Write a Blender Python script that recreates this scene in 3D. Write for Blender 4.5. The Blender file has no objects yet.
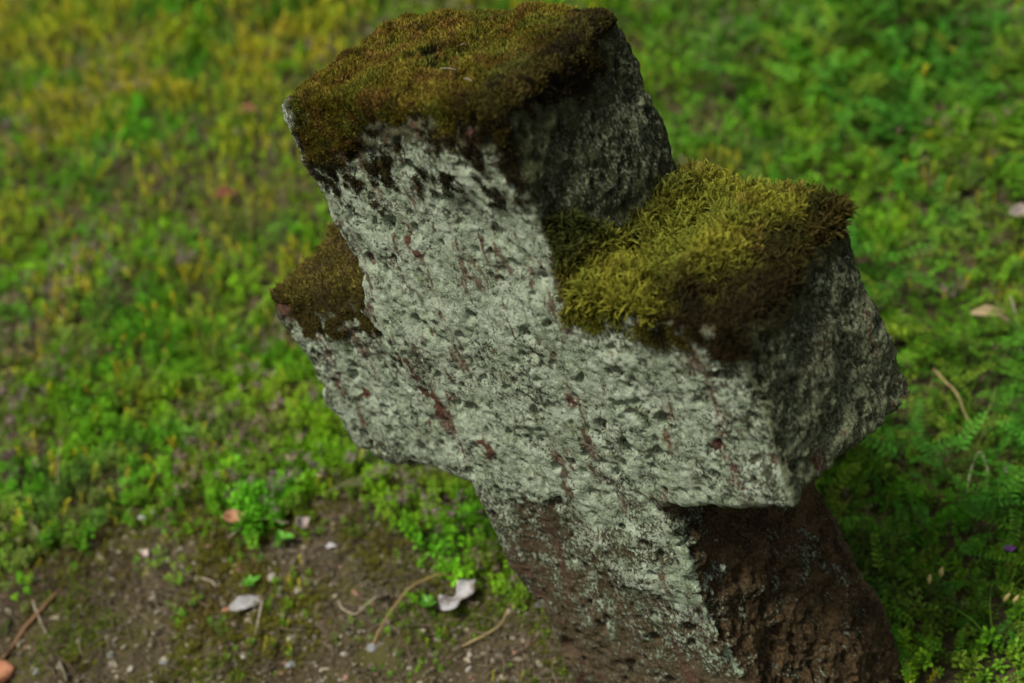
import bpy, math, random
import numpy as np
from mathutils import Matrix, Vector

# ------------------------------------------------------------------ camera, sky, sun, exposure
sc = bpy.context.scene
C = sc.collection
rng = np.random.default_rng(7)
random.seed(7)

CAM = np.array([-0.022, -1.7199, 1.177])
PITCH = math.radians(30.0)
FLEN = 60.0
cd = bpy.data.cameras.new('camera')
cam = bpy.data.objects.new('camera', cd)
C.objects.link(cam)
cam.location = CAM
cam.rotation_euler = (math.radians(90) - PITCH, 0, 0)
cd.lens = FLEN
cd.sensor_width = 36.0
cd.clip_start = 0.05
cd.clip_end = 500.0
cd.dof.use_dof = True
cd.dof.focus_distance = 1.98
cd.dof.aperture_fstop = 2.5
sc.camera = cam

SUN_EL, SUN_AZ = math.radians(52), math.radians(234)      # azimuth of the sun, clockwise from +Y
w = bpy.data.worlds.new('World')
sc.world = w
w.use_nodes = True
nt = w.node_tree
bg = nt.nodes['Background']
sky = nt.nodes.new('ShaderNodeTexSky')
sky.sky_type = 'NISHITA'
sky.sun_disc = False
sky.sun_elevation = SUN_EL
sky.sun_rotation = SUN_AZ
sky.dust_density = 4.0
sky.ozone_density = 0.6
hs = nt.nodes.new('ShaderNodeHueSaturation')
hs.inputs['Saturation'].default_value = 0.25
nt.links.new(sky.outputs[0], hs.inputs['Color'])
nt.links.new(hs.outputs[0], bg.inputs['Color'])
bg.inputs['Strength'].default_value = 0.060

sl = bpy.data.lights.new('sun', 'SUN')
sl.energy = 2.4
sl.angle = math.radians(10)
sl.color = (1.0, 0.96, 0.89)
sun = bpy.data.objects.new('sun', sl)
C.objects.link(sun)
sdir = Vector((math.sin(SUN_AZ) * math.cos(SUN_EL), math.cos(SUN_AZ) * math.cos(SUN_EL), math.sin(SUN_EL)))
sun.rotation_euler = sdir.to_track_quat('Z', 'Y').to_euler()
sun.location = (-3, -3, 4)

sc.view_settings.view_transform = 'Standard'
sc.view_settings.look = 'None'
sc.view_settings.exposure = 0.85
sc.view_settings.gamma = 1.0
sc.cycles.use_denoising = True
sc.cycles.max_bounces = 6
sc.cycles.diffuse_bounces = 3
sc.cycles.transmission_bounces = 3

# ------------------------------------------------------------------ noise in numpy
def h3(i, j, k, seed):
    v = (i.astype(np.int64) * 374761393 + j.astype(np.int64) * 668265263 + k.astype(np.int64) * 2147483647 + seed * 1274126177) & 0xFFFFFFFF
    v = ((v ^ (v >> 13)) * 1274126177) & 0xFFFFFFFF
    v = ((v ^ (v >> 16)) * 2246822519) & 0xFFFFFFFF
    v = v ^ (v >> 15)
    return (v & 0xFFFFFF).astype(np.float64) / 0xFFFFFF

def vnoise(P, seed=0):
    I = np.floor(P).astype(np.int64)
    f = P - I
    f = f * f * f * (f * (f * 6 - 15) + 10)
    out = np.zeros(len(P))
    for a in (0, 1):
        for b in (0, 1):
            for c in (0, 1):
                wgt = (f[:, 0] if a else 1 - f[:, 0]) * (f[:, 1] if b else 1 - f[:, 1]) * (f[:, 2] if c else 1 - f[:, 2])
                out += wgt * h3(I[:, 0] + a, I[:, 1] + b, I[:, 2] + c, seed)
    return out * 2 - 1

def fbm(P, octaves=4, seed=0, gain=0.5):
    P = np.asarray(P, float)
    out, amp = np.zeros(len(P)), 1.0
    for o in range(octaves):
        out += amp * vnoise(P * (2.03 ** o) + 17.3 * o, seed + o)
        amp *= gain
    return out

def worley(P, seed=0):
    I = np.floor(P).astype(np.int64)
    best = np.full(len(P), 9.0)
    bid = np.zeros(len(P))
    for a in (-1, 0, 1):
        for b in (-1, 0, 1):
            for c in (-1, 0, 1):
                i, j, k = I[:, 0] + a, I[:, 1] + b, I[:, 2] + c
                q = np.stack([i + h3(i, j, k, seed), j + h3(i, j, k, seed + 1), k + h3(i, j, k, seed + 2)], 1)
                d = np.linalg.norm(q - P, axis=1)
                m = d < best
                best[m] = d[m]
                bid[m] = h3(i, j, k, seed + 3)[m]
    return best, bid

def sstep(a, b, x):
    t = np.clip((x - a) / (b - a), 0, 1)
    return t * t * (3 - 2 * t)

# ------------------------------------------------------------------ mesh / material helpers
def mesh_np(name, V, F, mat, cols=None, parent=None, smooth=False, attrs=None):
    """V (n,3) and F (m,k) arrays become one mesh object."""
    V = np.asarray(V, np.float32)
    F = np.asarray(F, np.int32)
    me = bpy.data.meshes.new(name)
    k = F.shape[1]
    me.vertices.add(len(V))
    me.vertices.foreach_set('co', V.ravel())
    me.loops.add(F.size)
    me.loops.foreach_set('vertex_index', F.ravel())
    me.polygons.add(len(F))
    me.polygons.foreach_set('loop_start', np.arange(0, F.size, k, dtype=np.int32))
    me.update(calc_edges=True)
    if smooth:
        me.polygons.foreach_set('use_smooth', np.ones(len(F), bool))
    if cols is not None:
        a = me.attributes.new('col', 'FLOAT_COLOR', 'POINT')
        c4 = np.ones((len(V), 4), np.float32)
        c4[:, :3] = cols
        a.data.foreach_set('color', c4.ravel())
    for n, v in (attrs or {}).items():
        a = me.attributes.new(n, 'FLOAT', 'POINT')
        a.data.foreach_set('value', np.asarray(v, np.float32))
    me.materials.append(mat)
    o = bpy.data.objects.new(name, me)
    C.objects.link(o)
    if parent is not None:
        o.parent = parent
    return o

def tag(o, label=None, cat=None, group=None, kind=None):
    if label: o['label'] = label
    if cat: o['category'] = cat
    if group: o['group'] = group
    if kind: o['kind'] = kind
    return o

class NB:
    """small node-graph helper"""
    def __init__(s, name):
        s.m = bpy.data.materials.new(name)
        s.m.use_nodes = True
        s.t = s.m.node_tree
        s.bsdf = s.t.nodes['Principled BSDF']
        s.out = s.t.nodes['Material Output']
    def n(s, typ, **kw):
        d = s.t.nodes.new(typ)
        for k, v in kw.items(): setattr(d, k, v)
        return d
    def put(s, sock, v):
        if hasattr(v, 'is_linked') or hasattr(v, 'links'): s.t.links.new(v, sock)
        else: sock.default_value = v
    def attr(s, name, out='Fac'):
        d = s.n('ShaderNodeAttribute'); d.attribute_name = name
        return d.outputs[out]
    def coord(s, scale=(1, 1, 1)):
        tc = s.n('ShaderNodeTexCoord'); mp = s.n('ShaderNodeMapping')
        mp.inputs['Scale'].default_value = scale
        s.t.links.new(tc.outputs['Object'], mp.inputs['Vector'])
        return mp.outputs[0]
    def noise(s, vec, scale, detail=5, rough=0.55, dist=0.0):
        d = s.n('ShaderNodeTexNoise')
        s.put(d.inputs['Vector'], vec)
        d.inputs['Scale'].default_value = scale; d.inputs['Detail'].default_value = detail
        d.inputs['Roughness'].default_value = rough; d.inputs['Distortion'].default_value = dist
        return d.outputs['Fac']
    def vor(s, vec, scale):
        d = s.n('ShaderNodeTexVoronoi'); s.put(d.inputs['Vector'], vec); d.inputs['Scale'].default_value = scale
        return d.outputs['Distance']
    def math(s, op, a, b=0.0, clamp=False):
        d = s.n('ShaderNodeMath', operation=op); d.use_clamp = clamp
        s.put(d.inputs[0], a); s.put(d.inputs[1], b)
        return d.outputs[0]
    def rng(s, v, a, b, c=0.0, e=1.0):
        d = s.n('ShaderNodeMapRange'); d.interpolation_type = 'SMOOTHSTEP'
        s.put(d.inputs[0], v)
        for i, q in zip((1, 2, 3, 4), (a, b, c, e)): d.inputs[i].default_value = q
        return d.outputs[0]
    def mix(s, f, a, b):
        d = s.n('ShaderNodeMix', data_type='RGBA')
        s.put(d.inputs[0], f)
        for sock, v in ((d.inputs[6], a), (d.inputs[7], b)):
            s.put(sock, v if hasattr(v, 'is_linked') else (*v, 1.0))
        return d.outputs[2]
    def mul(s, a, b):
        d = s.n('ShaderNodeMix', data_type='RGBA', blend_type='MULTIPLY')
        d.inputs[0].default_value = 1.0
        s.put(d.inputs[6], a); s.put(d.inputs[7], b)
        return d.outputs[2]
    def bump(s, h, dist, strength=1.0):
        d = s.n('ShaderNodeBump'); d.inputs['Distance'].default_value = dist; d.inputs['Strength'].default_value = strength
        s.put(d.inputs['Height'], h)
        return d.outputs[0]

def leaf_mat(name, trans=0.3, rough=0.5, spec=0.25):
    b = NB(name)
    col = b.attr('col', 'Color')
    b.put(b.bsdf.inputs['Base Color'], col)
    b.bsdf.inputs['Roughness'].default_value = rough
    b.bsdf.inputs['Specular IOR Level'].default_value = spec
    tr = b.n('ShaderNodeBsdfTranslucent'); b.put(tr.inputs[0], col)
    mx = b.n('ShaderNodeMixShader'); mx.inputs[0].default_value = trans
    b.t.links.new(b.bsdf.outputs[0], mx.inputs[1]); b.t.links.new(tr.outputs[0], mx.inputs[2])
    b.t.links.new(mx.outputs[0], b.out.inputs[0])
    return b.m

def speckle_mat(name, c1, c2, scale=120, rough=0.85, bump=0.0006, c3=None):
    b = NB(name)
    v = b.coord()
    n1 = b.noise(v, scale, 6, 0.65); n2 = b.noise(v, scale * 0.25, 4, 0.6)
    c = b.mix(b.rng(n1, 0.35, 0.65), c1, c2)
    if c3: c = b.mix(b.rng(n2, 0.52, 0.66), c, c3)
    b.put(b.bsdf.inputs['Base Color'], c)
    b.bsdf.inputs['Roughness'].default_value = rough
    b.bsdf.inputs['Specular IOR Level'].default_value = 0.2
    b.put(b.bsdf.inputs['Normal'], b.bump(n1, bump))
    return b.m

M_LEAF = leaf_mat('foliage', 0.36, 0.6, 0.08)
M_MOSS = leaf_mat('moss_sprigs', 0.25, 0.8, 0.04)

# ------------------------------------------------------------------ ground
def gh(x, y, fine=True):
    x = np.atleast_1d(np.asarray(x, float)); y = np.atleast_1d(np.asarray(y, float))
    z = -0.42 + 0.15 * 5 * np.tanh(x / 5) + 0.21 * 7 * np.tanh(y / 7)
    P = np.stack([x, y, np.zeros_like(x)], 1)
    z = z + 0.022 * fbm(P * 2.2, 3, 40)
    if fine:
        z = z + 0.007 * fbm(P * 16, 3, 44) + 0.0040 * fbm(P * 60, 2, 48)
    return z

def at(px, py):
    """point of the ground seen at a place of the photograph (used to measure where things lie)"""
    f = 1024 * FLEN / 36
    d = np.array([(px - 512) / f, (341.5 - py) / f, -1.0])
    cp, sp = math.cos(PITCH), math.sin(PITCH)
    dw = np.array([d[0], sp * d[1] - cp * d[2], cp * d[1] + sp * d[2]])
    s0, s1 = 0.5, 12.0
    for _ in range(40):
        s = 0.5 * (s0 + s1); p = CAM + s * dw
        if p[2] > gh(p[0], p[1])[0]: s0 = s
        else: s1 = s
    return CAM + s0 * dw

u = np.linspace(-1, 1, 560)
gx = 40 * np.sinh(6.4 * u) / math.sinh(6.4)
X, Y = np.meshgrid(gx + 0.1, gx + 0.9, indexing='xy')
n = len(u)
V = np.stack([X.ravel(), Y.ravel(), gh(X.ravel(), Y.ravel())], 1)
idx = np.arange(n * n).reshape(n, n)
F = np.stack([idx[:-1, :-1], idx[:-1, 1:], idx[1:, 1:], idx[1:, :-1]], -1).reshape(-1, 4)
b = NB('soil')
v = b.coord()
n1 = b.noise(v, 25, 8, 0.65); n2 = b.noise(v, 130, 6, 0.7); n3 = b.noise(v, 7, 5, 0.6)
c = b.mix(b.rng(n1, 0.3, 0.7), (0.032, 0.024, 0.011), (0.080, 0.061, 0.032))
c = b.mix(b.rng(n2, 0.5, 0.75), c, (0.15, 0.13, 0.085))
c = b.mix(b.rng(n3, 0.5, 0.68), c, (0.068, 0.064, 0.018))
b.put(b.bsdf.inputs['Base Color'], c)
b.bsdf.inputs['Roughness'].default_value = 0.95
b.bsdf.inputs['Specular IOR Level'].default_value = 0.1
b.put(b.bsdf.inputs['Normal'], b.bump(b.math('ADD', n1, n2), 0.004))
tag(mesh_np('ground', V, F, b.m, smooth=True), kind='structure')

# ------------------------------------------------------------------ stone cross
RW = np.array([[0.74225, 0.58071, -0.33442], [-0.61853, 0.78572, -0.00845], [0.25785, 0.21312, 0.94239]])
D = 0.229
def prism(front, back):
    k = len(front)
    Vp = [(x, 0.0, z) for x, z in front] + [(x, D if len(q) == 2 else q[2], z) for q in back for x, z in [q[:2]]]
    Fp = [list(range(k)), list(range(2 * k - 1, k - 1, -1))]
    Fp += [[i, k + i, k + (i + 1) % k, (i + 1) % k] for i in range(k)]
    return Vp, Fp
solids = [
    prism([(-.168, .514), (.0, .508), (.166, .498), (.175, .36), (.180, .267), (.17, .10), (-.149, .10), (-.149, .264)],
          [(-.162, .492), (.0, .492), (.166, .490), (.180, .36), (.186, .278), (.17, .10), (-.15, .10), (-.15, .264)]),
    prism([(-.349, .225), (-.15, .258), (.178, .274), (.380, .246), (.388, .12), (.381, .020), (.30, .010), (.191, -.014), (-.1, -.027), (-.293, -.037), (-.326, -.005), (-.335, .065), (-.324, .129), (-.352, .178)],
          [(-.346, .262), (-.15, .272), (.175, .276), (.370, .244), (.394, .12), (.406, .001), (.30, .0), (.191, -.014), (-.1, -.027), (-.293, -.037), (-.326, -.005), (-.335, .065), (-.324, .129), (-.345, .178)]),
    prism([(-.108, .06), (.184, .06), (.190, -.03), (.202, -.2), (.219, -.38), (.235, -.64), (-.055, -.64), (-.085, -.385), (-.102, -.191), (-.104, -.03)],
          [(-.11, .06), (.20, .06), (.208, -.05), (.238, -.2), (.278, -.37), (.272, -.64), (-.06, -.64), (-.09, -.385), (-.105, -.191), (-.104, -.03)]),
]
Vs, Fs = [], []
for vp, fp in solids:
    o0 = len(Vs); Vs += vp; Fs += [[i + o0 for i in f] for f in fp]
me = bpy.data.meshes.new('rough_block')
me.from_pydata(Vs, [], Fs)
me.update()
tmp = bpy.data.objects.new('rough_block', me)
C.objects.link(tmp)
tmp.modifiers.new('t', 'TRIANGULATE')
rm = tmp.modifiers.new('r', 'REMESH')
rm.mode = 'VOXEL'; rm.voxel_size = 0.0022
dg = bpy.context.evaluated_depsgraph_get()
em = bpy.data.meshes.new_from_object(tmp.evaluated_get(dg))
bpy.data.objects.remove(tmp)
nv = len(em.vertices)
SV = np.empty(nv * 3); em.vertices.foreach_get('co', SV); SV = SV.reshape(-1, 3)
em.calc_loop_triangles()
npoly = len(em.polygons)
lt = np.empty(npoly, np.int32); em.polygons.foreach_get('loop_total', lt)
assert (lt == 4).all()
SF = np.empty(npoly * 4, np.int32); em.loops.foreach_get('vertex_index', SF); SF = SF.reshape(-1, 4)
ED = np.empty(len(em.edges) * 2, np.int32); em.edges.foreach_get('vertices', ED); ED = ED.reshape(-1, 2)
bpy.data.meshes.remove(em)
deg = np.bincount(ED.ravel(), minlength=nv).astype(float)
def lap(A):
    out = np.empty_like(A)
    for c in range(A.shape[1]):
        out[:, c] = (np.bincount(ED[:, 0], A[ED[:, 1], c], nv) + np.bincount(ED[:, 1], A[ED[:, 0], c], nv)) / deg
    return out
def normals(V, F):
    N = np.cross(V[F[:, 2]] - V[F[:, 0]], V[F[:, 3]] - V[F[:, 1]])
    out = np.zeros_like(V)
    for c in range(3):
        for k in range(4):
            out[:, c] += np.bincount(F[:, k], N[:, c], len(V))
    return out / (np.linalg.norm(out, axis=1, keepdims=True) + 1e-12)
wear = 0.25 + 0.75 * sstep(-0.3, 0.5, fbm(SV * 11, 2, 3))[:, None]     # edges worn unevenly
for _ in range(100):
    SV += (lap(SV) - SV) * wear
SN0 = normals(SV, SF)
SNs = SN0.copy()
for _ in range(8): SNs = lap(SNs)
SNs /= np.linalg.norm(SNs, axis=1, keepdims=True)
x, y, z = SV.T
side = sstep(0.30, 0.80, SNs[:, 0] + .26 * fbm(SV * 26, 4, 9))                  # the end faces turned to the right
front = sstep(0.30, 0.85, -SNs[:, 1] + .26 * fbm(SV * 26, 4, 8))
shaft = sstep(0.02, -0.06, z)
disp = 0.0035 + 0.0065 * fbm(SV * 9, 3, 10) + 0.0022 * fbm(SV * 34, 3, 14) * (1 + 0.6 * side)
Q = SV * np.array([1, 1, 0.7])
d1, id1 = worley((Q + 0.006 * np.stack([fbm(Q * 40, 2, 21), fbm(Q * 40, 2, 23), fbm(Q * 40, 2, 25)], 1)) * 36, 20)
disp -= 0.0120 * sstep(0.38, 0.12, d1) * (id1 < 0.40)
d3, id3 = worley((Q + 0.003 * np.stack([fbm(Q * 80, 2, 26), fbm(Q * 80, 2, 27), fbm(Q * 80, 2, 28)], 1)) * 64, 29)
disp -= 0.0075 * sstep(0.42, 0.14, d3) * (id3 < 0.42)
d2, id2 = worley(Q * 95, 30)
disp -= 0.0034 * sstep(0.5, 0.1, d2) * (id2 < 0.5)
d4, id4 = worley(SV * 62, 33)
disp += side * 0.0042 * sstep(0.6, 0.0, d4) * id4
disp += 0.0011 * fbm(SV * 170, 2, 36)
rid = fbm(SV * np.array([34, 34, 9]), 3, 52)
disp += shaft * (0.3 * front + .6 * side) * 0.007 * rid
disp += shaft * side * (0.010 * fbm(SV * np.array([12, 12, 7]), 2, 55) - 0.003 + 0.0045 * fbm(SV * 75, 3, 57))
d5, id5 = worley(SV * 30, 58)
disp -= shaft * side * 0.012 * sstep(.45, .1, d5) * (id5 < .45)
SV = SV + SNs * disp[:, None]
SN = normals(SV, SF)
x, y, z = SV.T

# natural growth on the stone: pale lichen, brown bare stone, moss
nbig = fbm(SV * 13, 3, 60)
nmid = fbm(SV * 40, 3, 64)
nfin = fbm(SV * 110, 2, 68)
lich = 0.76 * front + (0.13 * nbig + 0.05 * nmid) * front
lich *= 1 - 0.66 * shaft * front * sstep(0.09, -0.30, z - 0.07 + 0.17 * sstep(-.03, 0.17, x) + 0.06 * nbig)
leftf = sstep(.3, .75, -SNs[:, 0])
lich = np.clip(lich + .6 * leftf * (1 - front) * (1 - .5 * shaft), 0, 1)
lich *= 1 - .30 * sstep(.27, .375, x + .02 * nbig) * front * (1 - shaft)
lich += shaft * side * .45 * sstep(.075, .0, y + .05 * nbig + .03 * nmid) * sstep(-.45, -.1, z)
lich += shaft * side * np.clip(.12 + .16 * nbig, 0, .3)
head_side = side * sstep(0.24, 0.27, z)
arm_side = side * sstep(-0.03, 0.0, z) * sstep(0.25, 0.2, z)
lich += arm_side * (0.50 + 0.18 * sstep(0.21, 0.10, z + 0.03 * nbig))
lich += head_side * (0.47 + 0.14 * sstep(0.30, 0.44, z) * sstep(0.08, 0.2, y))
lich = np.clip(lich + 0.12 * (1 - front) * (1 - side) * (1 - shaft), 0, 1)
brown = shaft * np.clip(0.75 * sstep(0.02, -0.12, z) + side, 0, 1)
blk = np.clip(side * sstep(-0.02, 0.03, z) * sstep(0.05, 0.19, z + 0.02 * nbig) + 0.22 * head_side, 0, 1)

htop = 0.497 - 0.05 * x
drape = 0.030 + 0.024 * sstep(0.0, -0.10, x) * sstep(-.155, -.12, x) + 0.022 * nbig + 0.022 * nmid + 0.010 * nfin + .006
onhead = sstep(0.30, 0.34, z)
m_head = sstep(-0.016, 0.034, z - htop + drape - 0.012 * head_side) * onhead
rust = np.exp(-(((x - .138) / .022) ** 2 + ((z - .482) / .016) ** 2 + (y / .03) ** 2) * 1.2) * sstep(-.9, .2, nmid)
m_head *= 1 - sstep(.25, .6, rust)
for bx, bz, rx_, rz_ in ((-.112, .105, .020, .045), (-.125, .16, .014, .022), (-.03, .335, .013, .030), (.03, .20, .012, .018), (-.05, .03, .014, .03), (-.25, .09, .016, .012), (.12, .13, .010, .014), (.31, .09, .012, .010)):
    rust = np.maximum(rust, front * np.exp(-((x - bx + .5 * (z - bz) * .3) / rx_) ** 2 - ((z - bz) / rz_) ** 2) * sstep(-.35, .35, nfin + .7 * nmid) * .75)
m_head *= 1 - 0.95 * sstep(-0.128, -0.150, x + .008 * nmid) * sstep(0.19, 0.13, y + .05 * nbig)            # bare pale rim at the front left corner
atop = 0.272 - 0.15 * np.clip(x - 0.18, 0, 1)
onarm = sstep(0.160, 0.185, x)
low = 0.006 + 0.012 * nbig + 0.014 * nmid + .006 * nfin - 0.006 * sstep(0.27, 0.35, x) * front + 0.006 * side
up = 0.035 + 0.055 * sstep(0.1, 0.03, y) + 0.02 * nbig
m_arm = sstep(-0.012, 0.012, z - atop + low) * onarm * sstep(up + 0.012, up - 0.012, z - 0.27)
rdz = sstep(-0.02, 0.05, x - .270 - .58 * y + .018 * nbig + .012 * nmid)
m_arm *= 1 - .6 * rdz
ltop = 0.225 + 0.16 * np.clip(x + 0.349, 0, 1)
m_left = sstep(-0.014, 0.026, z - ltop + 0.020 + 0.016 * nbig + 0.014 * nmid + .008 * nfin) * sstep(-0.148, -0.156, x) * sstep(0.29, 0.275, z)
m_all = np.maximum(np.maximum(m_head, m_arm), m_left)
halo = np.clip(sstep(-0.05, 0.0, z - htop + drape) * onhead + sstep(-0.045, 0.0, z - atop + low) * onarm * sstep(0.34, 0.3, z) * 0.8
               + sstep(-0.045, 0.0, z - ltop + 0.026) * sstep(-0.148, -0.156, x) * 0.8, 0, 1)
lich = np.clip(lich - 0.30 * halo - 0.8 * m_all, 0, 1)
halo *= sstep(-.55, .35, nmid + .6 * nfin) * (1 - .9 * leftf) * sstep(-.155, -.125, x + .2 * (z < .3))
blk = np.clip(blk + 0.8 * halo, 0, 1)

b = NB('lichened_stone')
v = b.coord((1, 1, 0.75)); v2 = b.coord((1.2, 1.2, 0.4)); v3 = b.coord()
a_l, a_b, a_k = b.attr('lichen'), b.attr('brown'), b.attr('algae')
n1 = b.noise(v, 48, 9, 0.68, 0.3); n2 = b.noise(v, 270, 5, 0.65); n3 = b.noise(v3, 24, 6, 0.6)
n4 = b.noise(v2, 22, 6, 0.62, 0.4); n5 = b.noise(v3, 420, 3, 0.6); n6 = b.noise(v2, 90, 5, 0.65)
lv = b.math('ADD', a_l, b.math('ADD', b.math('MULTIPLY', b.math('SUBTRACT', n1, 0.5), 1.7), b.math('MULTIPLY', b.math('SUBTRACT', n2, 0.5), 2.0)))
lf = b.rng(lv, 0.34, 0.66)
lc = b.mix(b.rng(n3, 0.35, 0.65), (0.165, 0.212, 0.122), (0.265, 0.312, 0.208))
vr = b.vor(b.coord((1, 1, .8)), 46)
lc = b.mix(b.math('MULTIPLY', b.rng(vr, .22, .42), b.rng(n3, .45, .6)), lc, (0.315, 0.37, 0.262))
lc = b.mix(b.rng(n5, 0.42, 0.68), lc, (0.335, 0.38, 0.285))
lc = b.mix(b.rng(n6, 0.54, 0.68), lc, (0.125, 0.145, 0.07))
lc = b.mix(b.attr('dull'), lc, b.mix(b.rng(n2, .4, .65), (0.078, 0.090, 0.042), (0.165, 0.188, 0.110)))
base = b.mix(b.rng(n1, 0.35, 0.62), (0.036, 0.038, 0.018), (0.10, 0.098, 0.052))
base = b.mix(b.rng(n4, 0.52, 0.62), base, (0.100, 0.050, 0.035))
brn = b.mix(b.rng(n2, 0.38, 0.62), (0.042, 0.028, 0.013), (0.125, 0.085, 0.045))
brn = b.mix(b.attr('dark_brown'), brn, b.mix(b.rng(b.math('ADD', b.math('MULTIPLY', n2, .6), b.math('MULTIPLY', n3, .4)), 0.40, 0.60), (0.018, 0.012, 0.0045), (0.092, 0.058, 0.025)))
base = b.mix(a_b, base, brn)
alg = b.mix(b.rng(n2, 0.4, 0.62), (0.024, 0.027, 0.010), (0.062, 0.069, 0.027))
base = b.mix(a_k, base, alg)
red = b.math('MULTIPLY', b.rng(b.math('ADD', n4, b.math('MULTIPLY', b.math('SUBTRACT', n6, 0.5), 0.5)), 0.575, 0.66), b.math('SUBTRACT', 1.0, b.math('MAXIMUM', a_k, b.attr('dark_brown'))))
redc = b.mix(b.rng(n5, 0.4, 0.6), (0.055, 0.027, 0.016), (0.118, 0.060, 0.038))
c = b.mix(lf, base, lc)
c = b.mix(b.math('MAXIMUM', b.math('MULTIPLY', red, 0.8), b.rng(b.attr('rust'), .2, .5)), c, redc)
b.put(b.bsdf.inputs['Base Color'], c)
b.bsdf.inputs['Roughness'].default_value = 0.92
b.bsdf.inputs['Specular IOR Level'].default_value = 0.15
hgt = b.math('ADD', b.math('ADD', b.math('MULTIPLY', n1, 1.2), b.math('MULTIPLY', n2, 0.5)), b.math('ADD', b.math('MULTIPLY', lf, 0.35), b.math('MULTIPLY', n5, 0.25)))
b.put(b.bsdf.inputs['Normal'], b.bump(hgt, 0.006))
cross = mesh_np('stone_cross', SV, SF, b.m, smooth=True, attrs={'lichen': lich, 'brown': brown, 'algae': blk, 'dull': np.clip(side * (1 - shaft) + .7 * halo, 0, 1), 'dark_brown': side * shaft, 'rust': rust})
MW = Matrix([[*RW[0], 0], [*RW[1], 0], [*RW[2], 0], [0, 0, 0, 1]])
cross.matrix_world = MW
tag(cross, 'weathered stone cross leaning left, pale lichen on front, moss on top', 'stone cross')

# ------------------------------------------------------------------ many small pieces merged into one mesh
def frames(up, yaw):
    """rotation matrices whose z column is up, turned by yaw round it"""
    up = up / np.linalg.norm(up, axis=1, keepdims=True)
    ref = np.where(np.abs(up[:, 2:3]) < 0.9, np.array([[0, 0, 1.0]]), np.array([[1.0, 0, 0]]))
    a = np.cross(ref, up); a /= np.linalg.norm(a, axis=1, keepdims=True)
    bb = np.cross(up, a)
    c, s = np.cos(yaw)[:, None], np.sin(yaw)[:, None]
    return np.stack([a * c + bb * s, -a * s + bb * c, up], 2)

def scatter(tmpl, pos, R, scl, col, jit=0.25, tipcol=None):
    """tmpl = (V, F, leaf id per vertex, tip weight per vertex); returns arrays for mesh_np"""
    TV, TF, lid, tipw = tmpl
    N, k = len(pos), len(TV)
    P = np.einsum('nij,kj->nki', R, TV) * scl[:, None, None] + pos[:, None, :]
    nl = lid.max() + 1
    br = 1 + jit * rng.standard_normal((N, nl))
    br = np.clip(br, 0.35, 1.9)[:, lid][..., None]
    cc = np.repeat(col[:, None, :], k, 1) * br
    if tipcol is not None:
        t = tipw[None, :, None]
        cc = cc * (1 - t) + np.repeat(tipcol[:, None, :], k, 1) * br * t
    FF = (TF[None] + (np.arange(N) * k)[:, None, None]).reshape(-1, TF.shape[1])
    return P.reshape(-1, 3), FF, np.clip(cc.reshape(-1, 3), 0.002, 0.9)

def join(parts):
    Vs, Fs, Cs, o = [], [], [], 0
    for V, F, c in parts:
        Vs.append(V); Fs.append(F + o); Cs.append(c); o += len(V)
    return np.concatenate(Vs), np.concatenate(Fs), np.concatenate(Cs)

class Tmpl:
    def __init__(s): s.V, s.F, s.L, s.T, s.k = [], [], [], [], 0
    def leaf(s, base, d, up, ln, wd, fold=0.25, droop=0.0):
        d = np.array(d, float); d /= np.linalg.norm(d)
        sd = np.cross(d, up); sd /= np.linalg.norm(sd) + 1e-9
        nn = np.cross(sd, d)
        base = np.array(base, float)
        o = len(s.V)
        s.V += [base, base + d * ln * .55 + sd * wd * .5 + nn * fold * wd, base + d * ln - nn * droop * ln, base + d * ln * .55 - sd * wd * .5 + nn * fold * wd]
        s.F += [(o, o + 3, o + 2), (o, o + 2, o + 1)]
        s.L += [s.k] * 4; s.T += [0.3, .7, 1, .7]; s.k += 1
    def strip(s, pts, wds, sd=(1, 0, 0)):
        o = len(s.V); sd = np.array(sd, float); m = len(pts)
        for i, (p, wd) in enumerate(zip(pts, wds)):
            p = np.array(p, float)
            s.V += [p - sd * wd / 2, p + sd * wd / 2]; s.T += [i / (m - 1)] * 2; s.L += [s.k] * 2
        for i in range(m - 1):
            a = o + 2 * i
            s.F += [(a, a + 1, a + 3), (a, a + 3, a + 2)]
        s.k += 1
    def get(s): return np.array(s.V), np.array(s.F, np.int64), np.array(s.L), np.array(s.T)

# ------------------------------------------------------------------ moss cushions on the cross
def sample(V, F, wgt, N):
    q = V[F]
    ar = np.linalg.norm(np.cross(q[:, 2] - q[:, 0], q[:, 3] - q[:, 1]), axis=1) * wgt[F].mean(1)
    f = rng.choice(len(F), N, p=ar / ar.sum())
    a, c = rng.random((2, N, 1))
    p = (q[f, 0] * (1 - a) + q[f, 1] * a) * (1 - c) + (q[f, 3] * (1 - a) + q[f, 2] * a) * c
    return p, F[f, 0]

UPL = RW.T @ np.array([0, 0, 1.0])          # world up in the cross's own axes
def moss_base(m, thick, lump_f, lump_a, seed):
    fm = (m[SF] > 0.03).any(1)
    F = SF[fm]
    ids, inv = np.unique(F, return_inverse=True)
    F = inv.reshape(-1, 4)
    mm = m[ids]
    Nn = SNs[ids] + 0.5 * UPL
    Nn /= np.linalg.norm(Nn, axis=1, keepdims=True)
    lum = fbm(SV[ids] * lump_f, 3, seed)
    V = SV[ids] + Nn * (mm ** 1.5 * (thick + lump_a * lum) * (.3 + .7 * sstep(-.1, .6, (SNs[ids] * UPL).sum(1))) - 0.0025)[:, None]
    return V, F, mm, Nn, lum, ids

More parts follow.
